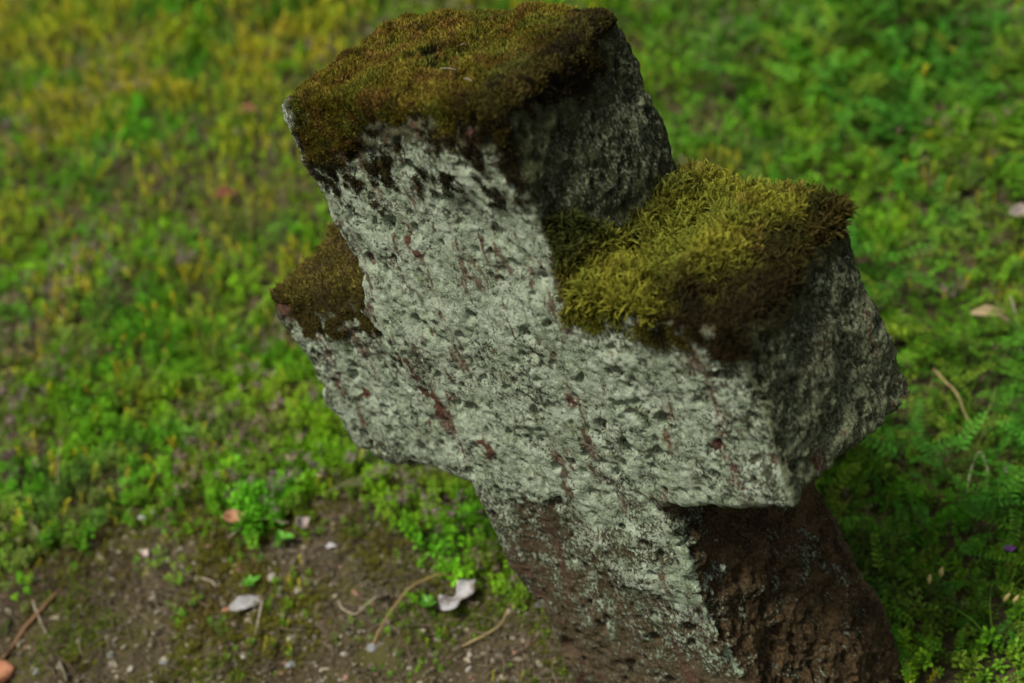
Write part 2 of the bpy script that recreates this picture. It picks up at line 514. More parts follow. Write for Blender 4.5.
def tuft_short(k):
    r = np.random.default_rng(k); t = Tmpl()
    for i in range(4):
        a = r.uniform(0, 6.28); lean = r.uniform(.1, .6)
        t.leaf((r.normal(0, .25), r.normal(0, .25), -.2), (math.cos(a) * lean, math.sin(a) * lean, 1), (math.cos(a + 1.5), math.sin(a + 1.5), 0.1), r.uniform(.8, 1.3), .36)
    return t.get()

def sprig_feather(k):
    r = np.random.default_rng(k); t = Tmpl()
    n = 9
    bend = r.uniform(.3, .8)
    pts = [np.array((0, bend * (i / n) ** 2, i / n * (1 - .25 * bend * (i / n)))) for i in range(n + 1)]
    t.strip(pts[::3], [.085, .08, .07, .02])
    for i in range(1, n + 1):
        dirv = pts[i] - pts[i - 1]; dirv /= np.linalg.norm(dirv)
        for sgn in (-1, 1):
            a = r.uniform(-.5, .5)
            d = dirv * r.uniform(.9, 1.5) + np.array((sgn * math.cos(a), math.sin(a) * .7, .1)) * .55
            t.leaf(pts[i], d, (0, 1, .2), r.uniform(.20, .32), .09, .2)
    return t.get()

def mixc(a, b_, t):
    return np.asarray(a) * (1 - t)[:, None] + np.asarray(b_) * t[:, None]

def moss_part(m, thick, lump_f, lump_a, seed, n_spr, tmpls, size, colf, lean, label, base_dark=0.6, stray=None):
    V, F, mm, Nn, lum, ids = moss_base(m, thick, lump_f, lump_a, seed)
    bc, _ = colf(V, lum, mm)
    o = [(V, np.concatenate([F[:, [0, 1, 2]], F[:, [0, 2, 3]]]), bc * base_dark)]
    per = n_spr // len(tmpls)
    for i, t in enumerate(tmpls):
        p, vi = sample(V, F, sstep(0.02, 0.25, mm), per)
        up = Nn[vi] + lean * rng.standard_normal((per, 3)) + 0.7 * UPL
        R = frames(up, rng.uniform(0, 6.28, per))
        c, tip = colf(p, lum[vi], mm[vi])
        c = c * (1 + .18 * rng.standard_normal((per, 1)))
        o.append(scatter(t, p, R, size * rng.uniform(.6, 1.4, per) * (.2 + .8 * mm[vi]) * (.55 + .45 * sstep(-.1, .7, (Nn[vi] * UPL).sum(1))), c, 0.2, tip))
    if stray is not None:
        p, vi = sample(SV, SF, stray, 5000)
        c, tip = colf(p, stray[vi] * 0 + 1, stray[vi] * 0 + .5)
        o.append(scatter(tmpls[0], p, frames(SNs[vi] + .5 * rng.standard_normal((5000, 3)), rng.uniform(0, 6.28, 5000)), size * rng.uniform(.3, .8, 5000), c * .8, .3, tip * .7))
    A = join(o)
    ob = mesh_np('moss_cushion', A[0], A[1], M_MOSS, A[2], cross)
    ob['label'] = label
    return ob

def col_head(P, lum, mm):
    n_ = fbm(P * 22, 3, 71); g = fbm(P * 60, 2, 75)
    c = mixc((0.080, 0.063, 0.012), (0.052, 0.058, 0.012), sstep(-.1, .6, n_))
    c = mixc(c, (0.060, 0.032, 0.012), sstep(.1, .6, g))
    edge = sstep(0.98, 0.55, mm + .25 * fbm(P * 70, 2, 79)) + sstep(0.10, 0.16, P[:, 0]) * .7
    c = mixc(c, (0.022, 0.018, 0.008), np.clip(edge, 0, 1))
    c = c * (1 + .45 * fbm(P * 45, 2, 77))[:, None]
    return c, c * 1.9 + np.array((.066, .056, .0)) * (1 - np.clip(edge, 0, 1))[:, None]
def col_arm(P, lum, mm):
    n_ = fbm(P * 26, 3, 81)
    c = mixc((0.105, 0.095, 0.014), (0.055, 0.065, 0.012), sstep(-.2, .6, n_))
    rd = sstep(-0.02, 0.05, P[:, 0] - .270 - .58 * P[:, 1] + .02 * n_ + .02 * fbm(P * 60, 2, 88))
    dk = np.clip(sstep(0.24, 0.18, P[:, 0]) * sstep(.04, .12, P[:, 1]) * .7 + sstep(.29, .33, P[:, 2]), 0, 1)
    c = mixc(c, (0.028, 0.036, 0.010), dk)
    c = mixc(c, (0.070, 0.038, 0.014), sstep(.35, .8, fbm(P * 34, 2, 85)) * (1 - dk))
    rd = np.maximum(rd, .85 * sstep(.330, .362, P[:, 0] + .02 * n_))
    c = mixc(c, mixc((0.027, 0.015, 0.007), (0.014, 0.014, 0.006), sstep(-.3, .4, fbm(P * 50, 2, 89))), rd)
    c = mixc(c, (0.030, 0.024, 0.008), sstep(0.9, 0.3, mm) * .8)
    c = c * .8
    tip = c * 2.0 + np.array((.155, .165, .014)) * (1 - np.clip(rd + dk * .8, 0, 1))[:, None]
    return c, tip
def col_left(P, lum, mm):
    n_ = fbm(P * 30, 3, 91)
    c = mixc((0.075, 0.062, 0.016), (0.060, 0.045, 0.020), sstep(-.2, .5, n_))
    c = mixc(c, (0.024, 0.020, 0.009), sstep(0.9, 0.4, mm))
    return c, c * 1.8 + np.array((.06, .048, .004))

shorts = [tuft_short(k) for k in range(4)]
feath = [sprig_feather(k) for k in range(6)]
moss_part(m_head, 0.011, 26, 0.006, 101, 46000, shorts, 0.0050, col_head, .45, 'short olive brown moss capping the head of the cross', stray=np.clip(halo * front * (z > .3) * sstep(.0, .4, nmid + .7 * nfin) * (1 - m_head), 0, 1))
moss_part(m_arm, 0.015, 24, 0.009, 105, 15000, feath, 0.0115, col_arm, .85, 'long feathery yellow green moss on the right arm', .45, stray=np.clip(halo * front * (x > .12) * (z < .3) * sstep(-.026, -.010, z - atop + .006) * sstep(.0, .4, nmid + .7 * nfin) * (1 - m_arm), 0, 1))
moss_part(m_left, 0.010, 30, 0.006, 109, 9000, shorts, 0.0048, col_left, .45, 'short golden brown moss on the left arm', stray=np.clip(halo * front * (x < -.13) * (z < .3) * sstep(.0, .4, nmid + .7 * nfin) * (1 - m_left), 0, 1))

# ------------------------------------------------------------------ ground cover
def clump(k):
    r = np.random.default_rng(k); t = Tmpl()
    for lv in range(4):
        h = .25 + .22 * lv; m = 4 if lv < 3 else 3
        for i in range(m):
            a = 6.28 * i / m + lv * .8 + r.normal(0, .25)
            el = .15 + .25 * lv + r.normal(0, .15)
            rr = .08
            t.leaf((rr * math.cos(a), rr * math.sin(a), h), (math.cos(a), math.sin(a), el), (0, 0, 1), r.uniform(.34, .5) * (1 - .12 * lv), .26 * (1 - .1 * lv), .12, .1)
    return t.get()
def spire(k):
    r = np.random.default_rng(k); t = Tmpl()
    t.strip([(0, 0, 0), (.05, 0, .5), (.1, .03, 1)], [.04, .035, .03])
    for i in range(14):
        h = .25 + .8 * i / 14; a = 2.4 * i + r.normal(0, .3)
        t.leaf((.05, 0, h), (math.cos(a), math.sin(a), .9), (0, 0, 1), r.uniform(.14, .24), .09, .15)
    return t.get()
def frond(k):
    r = np.random.default_rng(k); t = Tmpl()
    n = 7; arch = r.uniform(.3, .7)
    P = lambda s: np.array((0.0, s * .9, .45 * s - arch * .5 * s * s + .12))
    t.strip([P(s) for s in (0, .35, .7, 1)], [.025, .02, .016, .01])
    for i in range(1, n + 1):
        s = i / (n + .3)
        for sg in (-1, 1):
            t.leaf(P(s), (sg, .55 + r.normal(0, .1), .1 + r.normal(0, .15)), (0, 0, 1), .2 * (1.15 - .5 * s) * r.uniform(.85, 1.15), .085, .12, .1)
    t.leaf(P(1.0), (0, 1, -.1), (0, 0, 1), .15, .07, .1)
    return t.get()
def stalk(k):
    r = np.random.default_rng(k); t = Tmpl()
    t.strip([(0, 0, 0), (r.normal(0, .08), r.normal(0, .08), .5), (r.normal(0, .2), r.normal(0, .2), 1)], [.02, .017, .012])
    for i in range(10):
        a = r.uniform(0, 6.28)
        t.leaf((r.normal(0, .08), r.normal(0, .08), r.uniform(.65, 1)), (math.cos(a), math.sin(a), .6), (0, 0, 1), .15, .08)
    return t.get()
clumps = [clump(k) for k in range(5)]
spires = [spire(k) for k in range(5)]
frnds = [frond(k) for k in range(5)]
stalks = [stalk(k) for k in range(4)]

# edge of the bare soil, measured on the ground
edge_px = [(-60, 585), (0, 570), (60, 556), (120, 528), (170, 512), (215, 520), (260, 545), (300, 520), (350, 500), (400, 535), (460, 585), (520, 610), (570, 655), (620, 700), (660, 800)]
edge = np.array([at(*q)[:2] for q in edge_px])
poly = np.concatenate([[edge[0] + (-1.6, -.25)], edge, [edge[-1] + (.2, -1.3)], [edge[0] + (-1.6, -1.8)]])
def inside_dist(P):
    """signed distance to the soil patch, positive on the soil"""
    best = np.full(len(P), 9.0); ins = np.zeros(len(P), bool)
    for a, c in zip(poly, np.roll(poly, -1, 0)):
        e = c - a; t = np.clip(((P - a) @ e) / (e @ e), 0, 1)
        best = np.minimum(best, np.linalg.norm(P - a - t[:, None] * e, axis=1))
        cond = (a[1] > P[:, 1]) != (c[1] > P[:, 1])
        xi = a[0] + (P[:, 1] - a[1]) / (c[1] - a[1] + 1e-12) * e[0]
        ins ^= cond & (P[:, 0] < xi)
    return np.where(ins, best, -best)

def area_pts(N):
    """points on the slope the photograph could see, denser close by"""
    yy = -0.7 + 4.6 * rng.random(N * 3) ** 1.15
    half = 0.62 + 0.36 * (yy + 1.72)
    xx = (rng.random(N * 3) * 2 - 1) * half + 0.05
    keep = rng.random(N * 3) < half / half.max()
    P = np.stack([xx, yy], 1)[keep][:N]
    L = P @ np.linalg.inv(np.array([[1.0, 0], [0, 1]]))
    foot = (np.abs(P[:, 0] - .19) < .13) & (np.abs(P[:, 1] + .03) < .13)
    return P[~foot]

def lowf(P, f, seed, o=3): return fbm(np.c_[P * f, np.zeros(len(P))], o, seed)

def plant(P, tm, size, up_sd, col, tip, zoff=0.0, jit=.22, mound=0.0):
    out = []
    pick = rng.integers(0, len(tm), len(P))
    z0 = gh(P[:, 0], P[:, 1]); mo = .8 * lowf(P, 13, 301, 2) + 1.1 * lowf(P, 5.5, 305, 2)
    for i, t in enumerate(tm):
        k = pick == i
        n_ = k.sum()
        if not n_: continue
        up = np.c_[up_sd * rng.standard_normal((n_, 2)), np.ones(n_)]
        R = frames(up, rng.uniform(0, 6.28, n_))
        pos = np.c_[P[k], z0[k] + zoff + mound * (size[k] / .025) * (np.clip(.5 + .8 * mo[k], 0, 2.0) + .5 * rng.random(n_))]
        out.append(scatter(t, pos, R, size[k], col[k], jit, tip[k]))
    return join(out)

P = area_pts(105000)
sd = inside_dist(P)
nP = lowf(P, 5, 121); nQ = lowf(P, 14, 125); nR = lowf(P, 2.2, 129)
veg = np.maximum(sstep(0.035, -0.05, sd + .06 * nQ + .04 * nP), .8 * sstep(.42, .6, nQ + .5 * nP) * sstep(.32, .05, sd))
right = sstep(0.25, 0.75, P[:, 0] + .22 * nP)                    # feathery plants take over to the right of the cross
yel = np.clip(sstep(0.9, 2.0, P[:, 1]) * sstep(0.35, -0.35, P[:, 0] - .12 * (P[:, 1] - 1)) * 1.15 + .8 * sstep(.10, .6, nR + .5 * nQ), 0, 1)
yel *= sstep(-.6, .3, nQ + .4 * nP) * (1 - .45 * right) * (.35 + .65 * sstep(.5, 1.3, P[:, 1]))
r_ = rng.random(len(P))
isfr = (r_ < right * .72)
iny = ~isfr & (rng.random(len(P)) < yel * .46)
gr = ~isfr & ~iny
keep = rng.random(len(P)) < veg

def cols(P, a, b_, c_, seed):
    n1 = sstep(-.5, .6, lowf(P, 7, seed)); n2 = sstep(.1, .8, lowf(P, 17, seed + 5))
    c = mixc(np.tile(a, (len(P), 1)), np.array(b_), n1)
    return mixc(c, np.array(c_), n2 * .6) * (1 + .22 * rng.standard_normal((len(P), 1)))

k = gr & keep; G = P[k]
cg = cols(G, (0.072, 0.232, 0.009), (0.125, 0.255, 0.009), (0.125, 0.145, 0.020), 131)
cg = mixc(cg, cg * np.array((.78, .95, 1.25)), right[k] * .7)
cg = mixc(cg, np.array((.31, .32, .014)) * (1 + .2 * rng.standard_normal((len(G), 1))), yel[k] * .5 * sstep(-.5, .5, lowf(G, 9, 136)))
cg = mixc(cg, np.array((.10, .085, .05)), sstep(.2, .8, lowf(G, 8, 138) + .3 * lowf(G, 30, 139)) * .40)
cg = cg * (1 + .35 * lowf(G, 11, 137))[:, None].clip(.4, 1.6)
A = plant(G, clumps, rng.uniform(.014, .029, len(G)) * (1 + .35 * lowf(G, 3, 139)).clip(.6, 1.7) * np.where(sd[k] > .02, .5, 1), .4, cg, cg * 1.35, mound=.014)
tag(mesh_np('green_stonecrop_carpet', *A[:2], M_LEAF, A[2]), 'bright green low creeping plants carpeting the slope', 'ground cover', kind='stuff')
k = iny & keep; G = P[k]
cy = cols(G, (0.38, 0.34, 0.018), (0.28, 0.32, 0.018), (0.35, 0.26, 0.035), 141)
A = plant(G, spires, rng.uniform(.022, .043, len(G)) * (1 + .3 * sstep(.8, 2, G[:, 1])) * np.where(sd[k] > -.02, .6, 1), .35, cy, cy * 1.4, mound=.006)
tag(mesh_np('yellow_stonecrop_carpet', *A[:2], M_LEAF, A[2]), 'golden yellow flowering plants spread over the upper slope', 'ground cover', kind='stuff')
k = isfr & keep; G = P[k]
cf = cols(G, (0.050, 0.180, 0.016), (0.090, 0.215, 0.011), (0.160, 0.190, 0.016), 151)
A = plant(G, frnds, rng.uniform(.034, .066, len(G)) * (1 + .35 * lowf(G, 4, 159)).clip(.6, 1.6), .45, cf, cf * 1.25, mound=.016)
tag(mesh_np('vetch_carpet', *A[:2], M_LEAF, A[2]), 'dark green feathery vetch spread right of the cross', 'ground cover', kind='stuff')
G = P[(sd < -.02) & (lowf(P, 4.5, 161) + .3 * nQ > .15)]; G = G[rng.random(len(G)) < .26]
cb = cols(G, (0.21, 0.15, 0.145), (0.21, 0.17, 0.09), (0.19, 0.10, 0.13), 165)
A = plant(G, stalks, rng.uniform(.03, .055, len(G)), .4, cb, cb * 1.2, .006)
tag(mesh_np('withered_seed_heads', *A[:2], M_LEAF, A[2]), 'brownish mauve withered flower heads among the green plants', 'ground cover', kind='stuff')
# thin grass blades among the creeping plants
def blade(k_):
    r = np.random.default_rng(k_); t = Tmpl()
    for i in range(3):
        dx, dy = r.normal(0, .28, 2)
        t.strip([(0, 0, 0), (dx * .25, dy * .25, .4), (dx * .7, dy * .7, .75), (dx * 1.3, dy * 1.3, .95)], [.03, .032, .024, .004], (math.cos(i), math.sin(i), 0))
    return t.get()
G = P[(sd < -.03) & (lowf(P, 3.5, 211) + .4 * nQ > .1)]; G = G[rng.random(len(G)) < .16]
cgr = cols(G, (0.10, 0.19, 0.02), (0.16, 0.19, 0.03), (0.24, 0.20, 0.08), 215)
A = plant(G, [blade(i) for i in range(5)], rng.uniform(.04, .085, len(G)), .3, cgr, cgr * 1.2)
tag(mesh_np('grass_blades', *A[:2], M_LEAF, A[2]), 'thin green and straw coloured grass blades among creeping plants', 'grass', kind='stuff')
# moss flecks creeping over the bare soil
G = P[(sd > -.08) & (lowf(P, 9, 171) + .25 * nQ - 1.6 * np.clip(sd, 0, 1) > -.28)]
G = np.repeat(G, 5, 0) + rng.normal(0, .012, (len(G) * 5, 2))
cm = cols(G, (0.095, 0.092, 0.012), (0.075, 0.105, 0.012), (0.095, 0.066, 0.022), 175)
A = plant(G, clumps, rng.uniform(.005, .012, len(G)), .4, cm, cm * 1.4, -.001)
tag(mesh_np('soil_moss', *A[:2], M_MOSS, A[2]), 'yellowish moss flecks creeping over the bare brown soil', 'moss', kind='stuff')

# ------------------------------------------------------------------ gravel and litter on the bare soil
def stone_tmpl(k):
    r = np.random.default_rng(k)
    import bmesh
    bm = bmesh.new(); bmesh.ops.create_icosphere(bm, subdivisions=2, radius=1)
    V = np.array([q.co[:] for q in bm.verts]); F = np.array([[q.index for q in f.verts] for f in bm.faces])
    bm.free()
    V = V * (1 + .5 * fbm(V * 1.3 + k * 7.7, 2, 200 + k)[:, None]) * np.array((1.25, .9, .6)) * r.uniform(.85, 1.15, 3)
    return V, F, np.zeros(len(V), int), np.zeros(len(V))
stones = [stone_tmpl(k) for k in range(6)]
M_STONE = leaf_mat('pebble_stone', 0.0, 0.85, .2)
def soil_pts(N):
    lo, hi = poly.min(0) + (.9, .9), poly.max(0) + .1
    return lo + (hi - lo) * rng.random((N, 2))
S = soil_pts(42000); ss = inside_dist(S) + .03 * lowf(S, 10, 181)
S = S[(ss > -.03)]
S = S[rng.random(len(S)) < .8]
tone = rng.random((len(S), 1))
cs = np.where(tone < .66, (0.080, 0.066, 0.039), np.where(tone < .87, (0.21, 0.18, 0.12), np.where(tone < .95, (0.15, 0.135, 0.105), (0.16, 0.09, 0.06)))) * (1 + .25 * rng.standard_normal((len(S), 1)))
sz = .0015 + .0042 * rng.random(len(S)) ** 3.5
A = plant(S, stones, sz, .35, cs, cs, .0005, .05)
tag(mesh_np('gravel', *A[:2], M_STONE, A[2], smooth=True), 'fine brown and grey gravel strewn over the bare soil', 'gravel', kind='stuff')
def straw(k):
    r = np.random.default_rng(k); t = Tmpl(); cv = r.normal(0, .25)
    pts = [(s - .5, cv * (s - .5) ** 2 * 2 + r.normal(0, .02), .03 + .05 * r.random()) for s in np.linspace(0, 1, 5)]
    t.strip(pts, [.045, .05, .045, .035, .02], (0, 1, 0)); t.strip(pts, [.045, .045, .045, .03, .015], (0, 0, 1))
    return t.get()
straws = [straw(k) for k in range(6)]
S = soil_pts(34000); ss = inside_dist(S)
S = S[(ss > -.14)]; S = S[rng.random(len(S)) < np.clip(.25 + .6 * lowf(S, 8, 191), .06, .8)]
cs = cols(S, (0.19, 0.15, 0.10), (0.10, 0.07, 0.045), (0.26, 0.22, 0.15), 185)
A = plant(S, straws, rng.uniform(.015, .05, len(S)), .12, cs, cs, .004)
tag(mesh_np('dry_litter', *A[:2], M_LEAF, A[2]), 'thin dry stem fragments littering the bare soil', 'litter', kind='stuff')

# ------------------------------------------------------------------ single things lying about
def leaf_obj(name, label, px, py, length, hw, yaw, mat, curl=.25, cup=.2, tilt=(0, 0), lift=.008, cat='fallen leaf', stalk=0.0, bend_f=None):
    """hw: list of (left, right) half widths along the blade, as shares of its length"""
    hw = np.array(hw); nu, nv = 26, 9
    s = np.linspace(0, 1, nu)
    l = np.interp(s, np.linspace(0, 1, len(hw)), hw[:, 0]); r = np.interp(s, np.linspace(0, 1, len(hw)), hw[:, 1])
    k3 = np.array([.25, .5, .25])
    V = []
    rs = np.random.default_rng(int(px * 7 + py))
    ph = rs.uniform(0, 6, 4)
    for i in range(nu):
        for j in range(nv):
            t = j / (nv - 1) * 2 - 1
            yv = (l[i] if t > 0 else r[i]) * t * (1 + .06 * math.sin(23 * s[i] + ph[0]) * abs(t))
            zz = curl * (s[i] - .5) ** 2 * 1.6 + cup * yv * yv * 4 + .03 * math.sin(7 * s[i] + ph[1]) + .05 * math.sin(9 * yv + ph[2]) - .012 * math.exp(-(t / .12) ** 2)
            if bend_f: zz += bend_f(s[i], t)
            V.append(((s[i] - .5) * length, yv * length, zz * length))
    idx = np.arange(nu * nv).reshape(nu, nv)
    F = np.stack([idx[:-1, :-1], idx[1:, :-1], idx[1:, 1:], idx[:-1, 1:]], -1).reshape(-1, 4)
    o = mesh_np(name, V, F, mat, smooth=True)
    sm = o.modifiers.new('thickness', 'SOLIDIFY'); sm.thickness = .0007; sm.offset = 0
    p = at(px, py)
    o.location = (p[0], p[1], gh(p[0], p[1])[0] + lift)
    o.rotation_euler = (tilt[0], tilt[1], yaw)
    if stalk:
        q = tube_obj('stalk', [(-.5 * length, 0, V[nv // 2][2]), (-.5 * length - stalk * .5, .1 * stalk, .002), (-.5 * length - stalk, .05 * stalk, -.003)], [.0009, .0008, .0012], mat, o)
    tag(o, label, cat)
    return o

def tube_obj(name, pts, rad, mat, parent=None, seg=7, sub=6, wob=0.0):
    pts = np.array(pts, float); m = len(pts)
    t = np.linspace(0, m - 1, (m - 1) * sub + 1)
    def cr(a):
        out = []
        for q in t:
            i = min(int(q), m - 2); f = q - i
            p0, p1, p2, p3 = a[max(i - 1, 0)], a[i], a[i + 1], a[min(i + 2, m - 1)]
            out.append(.5 * ((2 * p1) + (p2 - p0) * f + (2 * p0 - 5 * p1 + 4 * p2 - p3) * f * f + (3 * p1 - p0 - 3 * p2 + p3) * f ** 3))
        return np.array(out)
    P = cr(pts); Rr = np.interp(t, range(m), rad)
    if wob:
        P = P + wob * np.stack([fbm(np.c_[t * 1.3, t * 0 + c * 9, t * 0], 2, 300 + c) for c in range(3)], 1)
        Rr = Rr * (1 + .2 * fbm(np.c_[t * 2.1, t * 0, t * 0 + 4], 2, 310))
    V = []
    T = np.gradient(P, axis=0); T /= np.linalg.norm(T, axis=1, keepdims=True)
    ref = np.array((0.31, .2, .93))
    for p, tt, r in zip(P, T, Rr):
        a = np.cross(tt, ref); a /= np.linalg.norm(a); c = np.cross(tt, a)
        for k in range(seg):
            th = 6.28318 * k / seg
            V.append(p + r * (math.cos(th) * a + math.sin(th) * c))
    n_ = len(P); idx = np.arange(n_ * seg).reshape(n_, seg)
    F = np.stack([idx[:-1], np.roll(idx[:-1], -1, 1), np.roll(idx[1:], -1, 1), idx[1:]], -1).reshape(-1, 4).tolist()
    F.append(list(idx[0][::-1])); F.append(list(idx[-1]))
    me = bpy.data.meshes.new(name); me.from_pydata([tuple(q) for q in V], [], F); me.update()
    me.polygons.foreach_set('use_smooth', np.ones(len(me.polygons), bool))
    me.materials.append(mat)
    o = bpy.data.objects.new(name, me); C.objects.link(o)
    if parent: o.parent = parent
    return o

M_WHITE = speckle_mat('bleached_leaf', (0.27, 0.26, 0.25), (0.42, 0.41, 0.405), 230, .75, .0008, (0.16, 0.13, 0.105))
M_PALE = speckle_mat('pale_dry_leaf', (0.32, 0.25, 0.22), (0.42, 0.35, 0.31), 150, .75, .0006, (0.22, 0.15, 0.11))
M_ORANGE = speckle_mat('orange_brown_leaf', (0.33, 0.15, 0.08), (0.42, 0.22, 0.13), 110, .6, .0005, (0.24, 0.10, 0.05))
M_TERRA = speckle_mat('terracotta', (0.40, 0.17, 0.085), (0.46, 0.22, 0.12), 90, .85, .0006, (0.34, 0.15, 0.08))
M_TAN = speckle_mat('tan_dry_leaf', (0.21, 0.16, 0.075), (0.30, 0.235, 0.13), 110, .7, .0006, (0.40, 0.35, 0.29))
M_RUST = speckle_mat('rust_leaf', (0.14, 0.045, 0.025), (0.20, 0.07, 0.04), 110, .7, .0005)
M_GREYBARK = speckle_mat('grey_bark', (0.11, 0.095, 0.07), (0.19, 0.17, 0.13), 140, .9, .001, (0.08, 0.08, 0.03))
M_BROWNTWIG = speckle_mat('brown_twig', (0.12, 0.065, 0.03), (0.19, 0.11, 0.055), 150, .85, .0006)
M_STRAWT = speckle_mat('straw_stem', (0.25, 0.18, 0.075), (0.33, 0.25, 0.12), 150, .7, .0004)
M_BROWNSTEM = speckle_mat('golden_stem', (0.22, 0.145, 0.05), (0.29, 0.20, 0.08), 150, .7, .0004)
M_STRAWL = speckle_mat('bleached_straw', (0.27, 0.23, 0.155), (0.36, 0.31, 0.22), 150, .7, .0004)
M_BUD = speckle_mat('cream_bud', (0.52, 0.40, 0.13), (0.62, 0.50, 0.22), 200, .55, .0002, (0.45, 0.25, 0.10))
M_STEM = speckle_mat('plant_stem', (0.05, 0.10, 0.025), (0.09, 0.11, 0.04), 160, .6, .0003)
M_PURPLE = speckle_mat('purple_petal', (0.16, 0.05, 0.24), (0.26, 0.10, 0.36), 200, .5, .0002)
M_LIME = speckle_mat('fresh_green_leaf', (0.055, 0.19, 0.012), (0.085, 0.25, 0.02), 120, .45, .0003)
M_DOCK = speckle_mat('dull_green_leaf', (0.09, 0.11, 0.035), (0.14, 0.14, 0.05), 110, .6, .0005, (0.20, 0.19, 0.10))

bow = [(.02, .02), (.20, .16), (.24, .20), (.20, .18), (.09, .10), (.07, .08), (.16, .17), (.22, .20), (.20, .16), (.10, .06), (.01, .01)]
leaf_obj('dry_leaf', 'bleached white pinched leaf on soil near the foot of the cross', 459, 609, .070, bow, math.radians(48), M_WHITE, .12, .4, (.25, -.2), .024)
lance = [(.01, .01), (.11, .09), (.17, .15), (.2, .17), (.17, .19), (.11, .12), (.02, .02)]
o = leaf_obj('dry_leaf', 'crumpled whitish leaf with a pink tip on bare soil', 246, 612, .062, lance, math.radians(38), M_WHITE, .2, .8, (.2, .1), .012)
q = leaf_obj('leaf_tip', None, 246, 612, .014, lance, 0, M_ORANGE, .1, .3, (0, 0), 0)
for kk in ('category',): 
    if kk in q: del q[kk]
q.parent = o; q.location = (-.034, 0, .006); q.rotation_euler = (0, 0, 0); q['label'] = 'pink brown leaf tip'
broad = [(.02, .02), (.2, .18), (.3, .28), (.31, .33), (.26, .27), (.14, .16), (.02, .02)]
leaf_obj('dry_leaf', 'curled orange brown leaf lying where soil meets the green', 236, 537, .036, broad, math.radians(10), M_ORANGE, .5, .7, (.45, 0), .036)
leaf_obj('dry_leaf', 'pale pinkish leaf standing on edge between soil and green plants', 302, 543, .032, broad, math.radians(60), M_PALE, .4, .6, (.7, .2), .036)
leaf_obj('dry_leaf', 'small pale scrap of leaf beside the pinkish standing leaf', 331, 551, .017, broad, math.radians(10), M_WHITE, .3, .5, (.2, 0), .008)
leaf_obj('dry_leaf', 'small pinkish leaf scrap on the mossy edge of the soil', 146, 560, .018, broad, math.radians(-50), M_PALE, .3, .5, (.2, 0), .012)
leaf_obj('dry_leaf', 'tiny whitish leaf scrap in the moss at the soil edge', 143, 527, .016, broad, math.radians(-20), M_WHITE, .3, .5, (.1, 0), .016)
leaf_obj('dry_leaf', 'narrow whitish leaf scrap highest on the mossy soil edge', 153, 521, .015, lance, math.radians(20), M_WHITE, .3, .5, (.1, 0), .016)
leaf_obj('dry_leaf', 'dark rust leaf caught in the blurred plants far upslope', 228, 213, .05, broad, math.radians(30), M_RUST, .3, .4, (.3, 0), .04)
leaf_obj('dry_leaf', 'brown leaf half sunk in yellow plants beside the cross head', 250, 128, .05, broad, math.radians(5), M_RUST, .3, .4, (.2, 0), .035)
leaf_obj('dry_leaf', 'orange leaf just behind the top corner of the cross', 597, 5, .06, broad, math.radians(20), M_ORANGE, .3, .4, (.3, 0), .045)
arcb = [(.05, .05), (.13, .12), (.15, .14), (.15, .14), (.13, .13), (.09, .10), (.05, .06), (.02, .02)]
leaf_obj('curled_leaf', 'long arched tan dead leaf on the green plants right of the cross', 990, 348, .075, arcb, math.radians(-12), M_TAN, 0, 1.6, (.5, .2), .052, bend_f=lambda s, t: .9 * s * (1 - s) - .12 * s)
leaf_obj('curled_leaf', 'pale brown folded leaf at the upper right edge', 1016, 240, .06, lance, math.radians(25), M_PALE, .3, 1.2, (.5, 0), .05)
leaf_obj('curled_leaf', 'cream blotched dead leaf among dark plants at the right edge', 1001, 494, .04, lance, math.radians(75), M_PALE, .3, .9, (.5, .2), .04)
leaf_obj('long_leaf', 'dull green grey strap leaf below the left arm of the cross', 362, 494, .085, [(.02, .02), (.08, .07), (.11, .10), (.11, .11), (.09, .09), (.05, .05), (.01, .01)], math.radians(40), M_DOCK, .15, .5, (.3, .1), .022, stalk=.03)

def ground_path(pxs, lift, extra=None):
    out = []
    for i, q in enumerate(pxs):
        p = at(*q); out.append((p[0], p[1], gh(p[0], p[1])[0] + lift[i]))
    return out
def twig(label, pxs, lift, rad, mat, name='twig', cat='twig', group=None, wob=.003):
    P = ground_path(pxs, lift)
    c = np.mean(P, 0)
    o = tube_obj(name, [np.array(p) - c for p in P], rad, mat, wob=wob)
    o.location = c
    return tag(o, label, cat, group)
twig('thick brown twig slanting across the soil to the terracotta shard', [(64, 588), (40, 615), (22, 636), (4, 662)], [.008, .008, .007, .006], [.0022, .0033, .0036, .0028], M_BROWNTWIG)
twig('golden stem arching over the soil towards the white leaf', [(368, 655), (385, 628), (412, 603), (440, 592), (462, 590)], [.006, .016, .03, .032, .018], [.0011, .0012, .0012, .0011, .0008], M_BROWNSTEM, 'straw', 'straw')
twig('bent bleached straw crossing the brown twig', [(33, 607), (36, 618), (42, 630), (48, 635)], [.014, .012, .006, .005], [.0012, .0012, .0011, .0008], M_STRAWL, 'straw', 'straw')
twig('hooked pale straw next to the bleached leaf with pink tip', [(195, 582), (208, 585), (216, 590), (220, 586)], [.012, .008, .006, .008], [.001, .0012, .0012, .0008], M_STRAWL, 'straw', 'straw')
twig('long thin straw lying past the orange brown leaf', [(228, 547), (248, 538), (268, 535), (290, 536)], [.02, .026, .03, .024], [.0008, .0009, .0009, .0007], M_STRAWL, 'straw', 'straw')
twig('pale straw running down the soil below the pink tipped leaf', [(262, 605), (258, 622), (254, 640), (250, 650)], [.012, .008, .006, .005], [.0014, .0013, .0012, .0008], M_STRAWL, 'straw', 'straw')
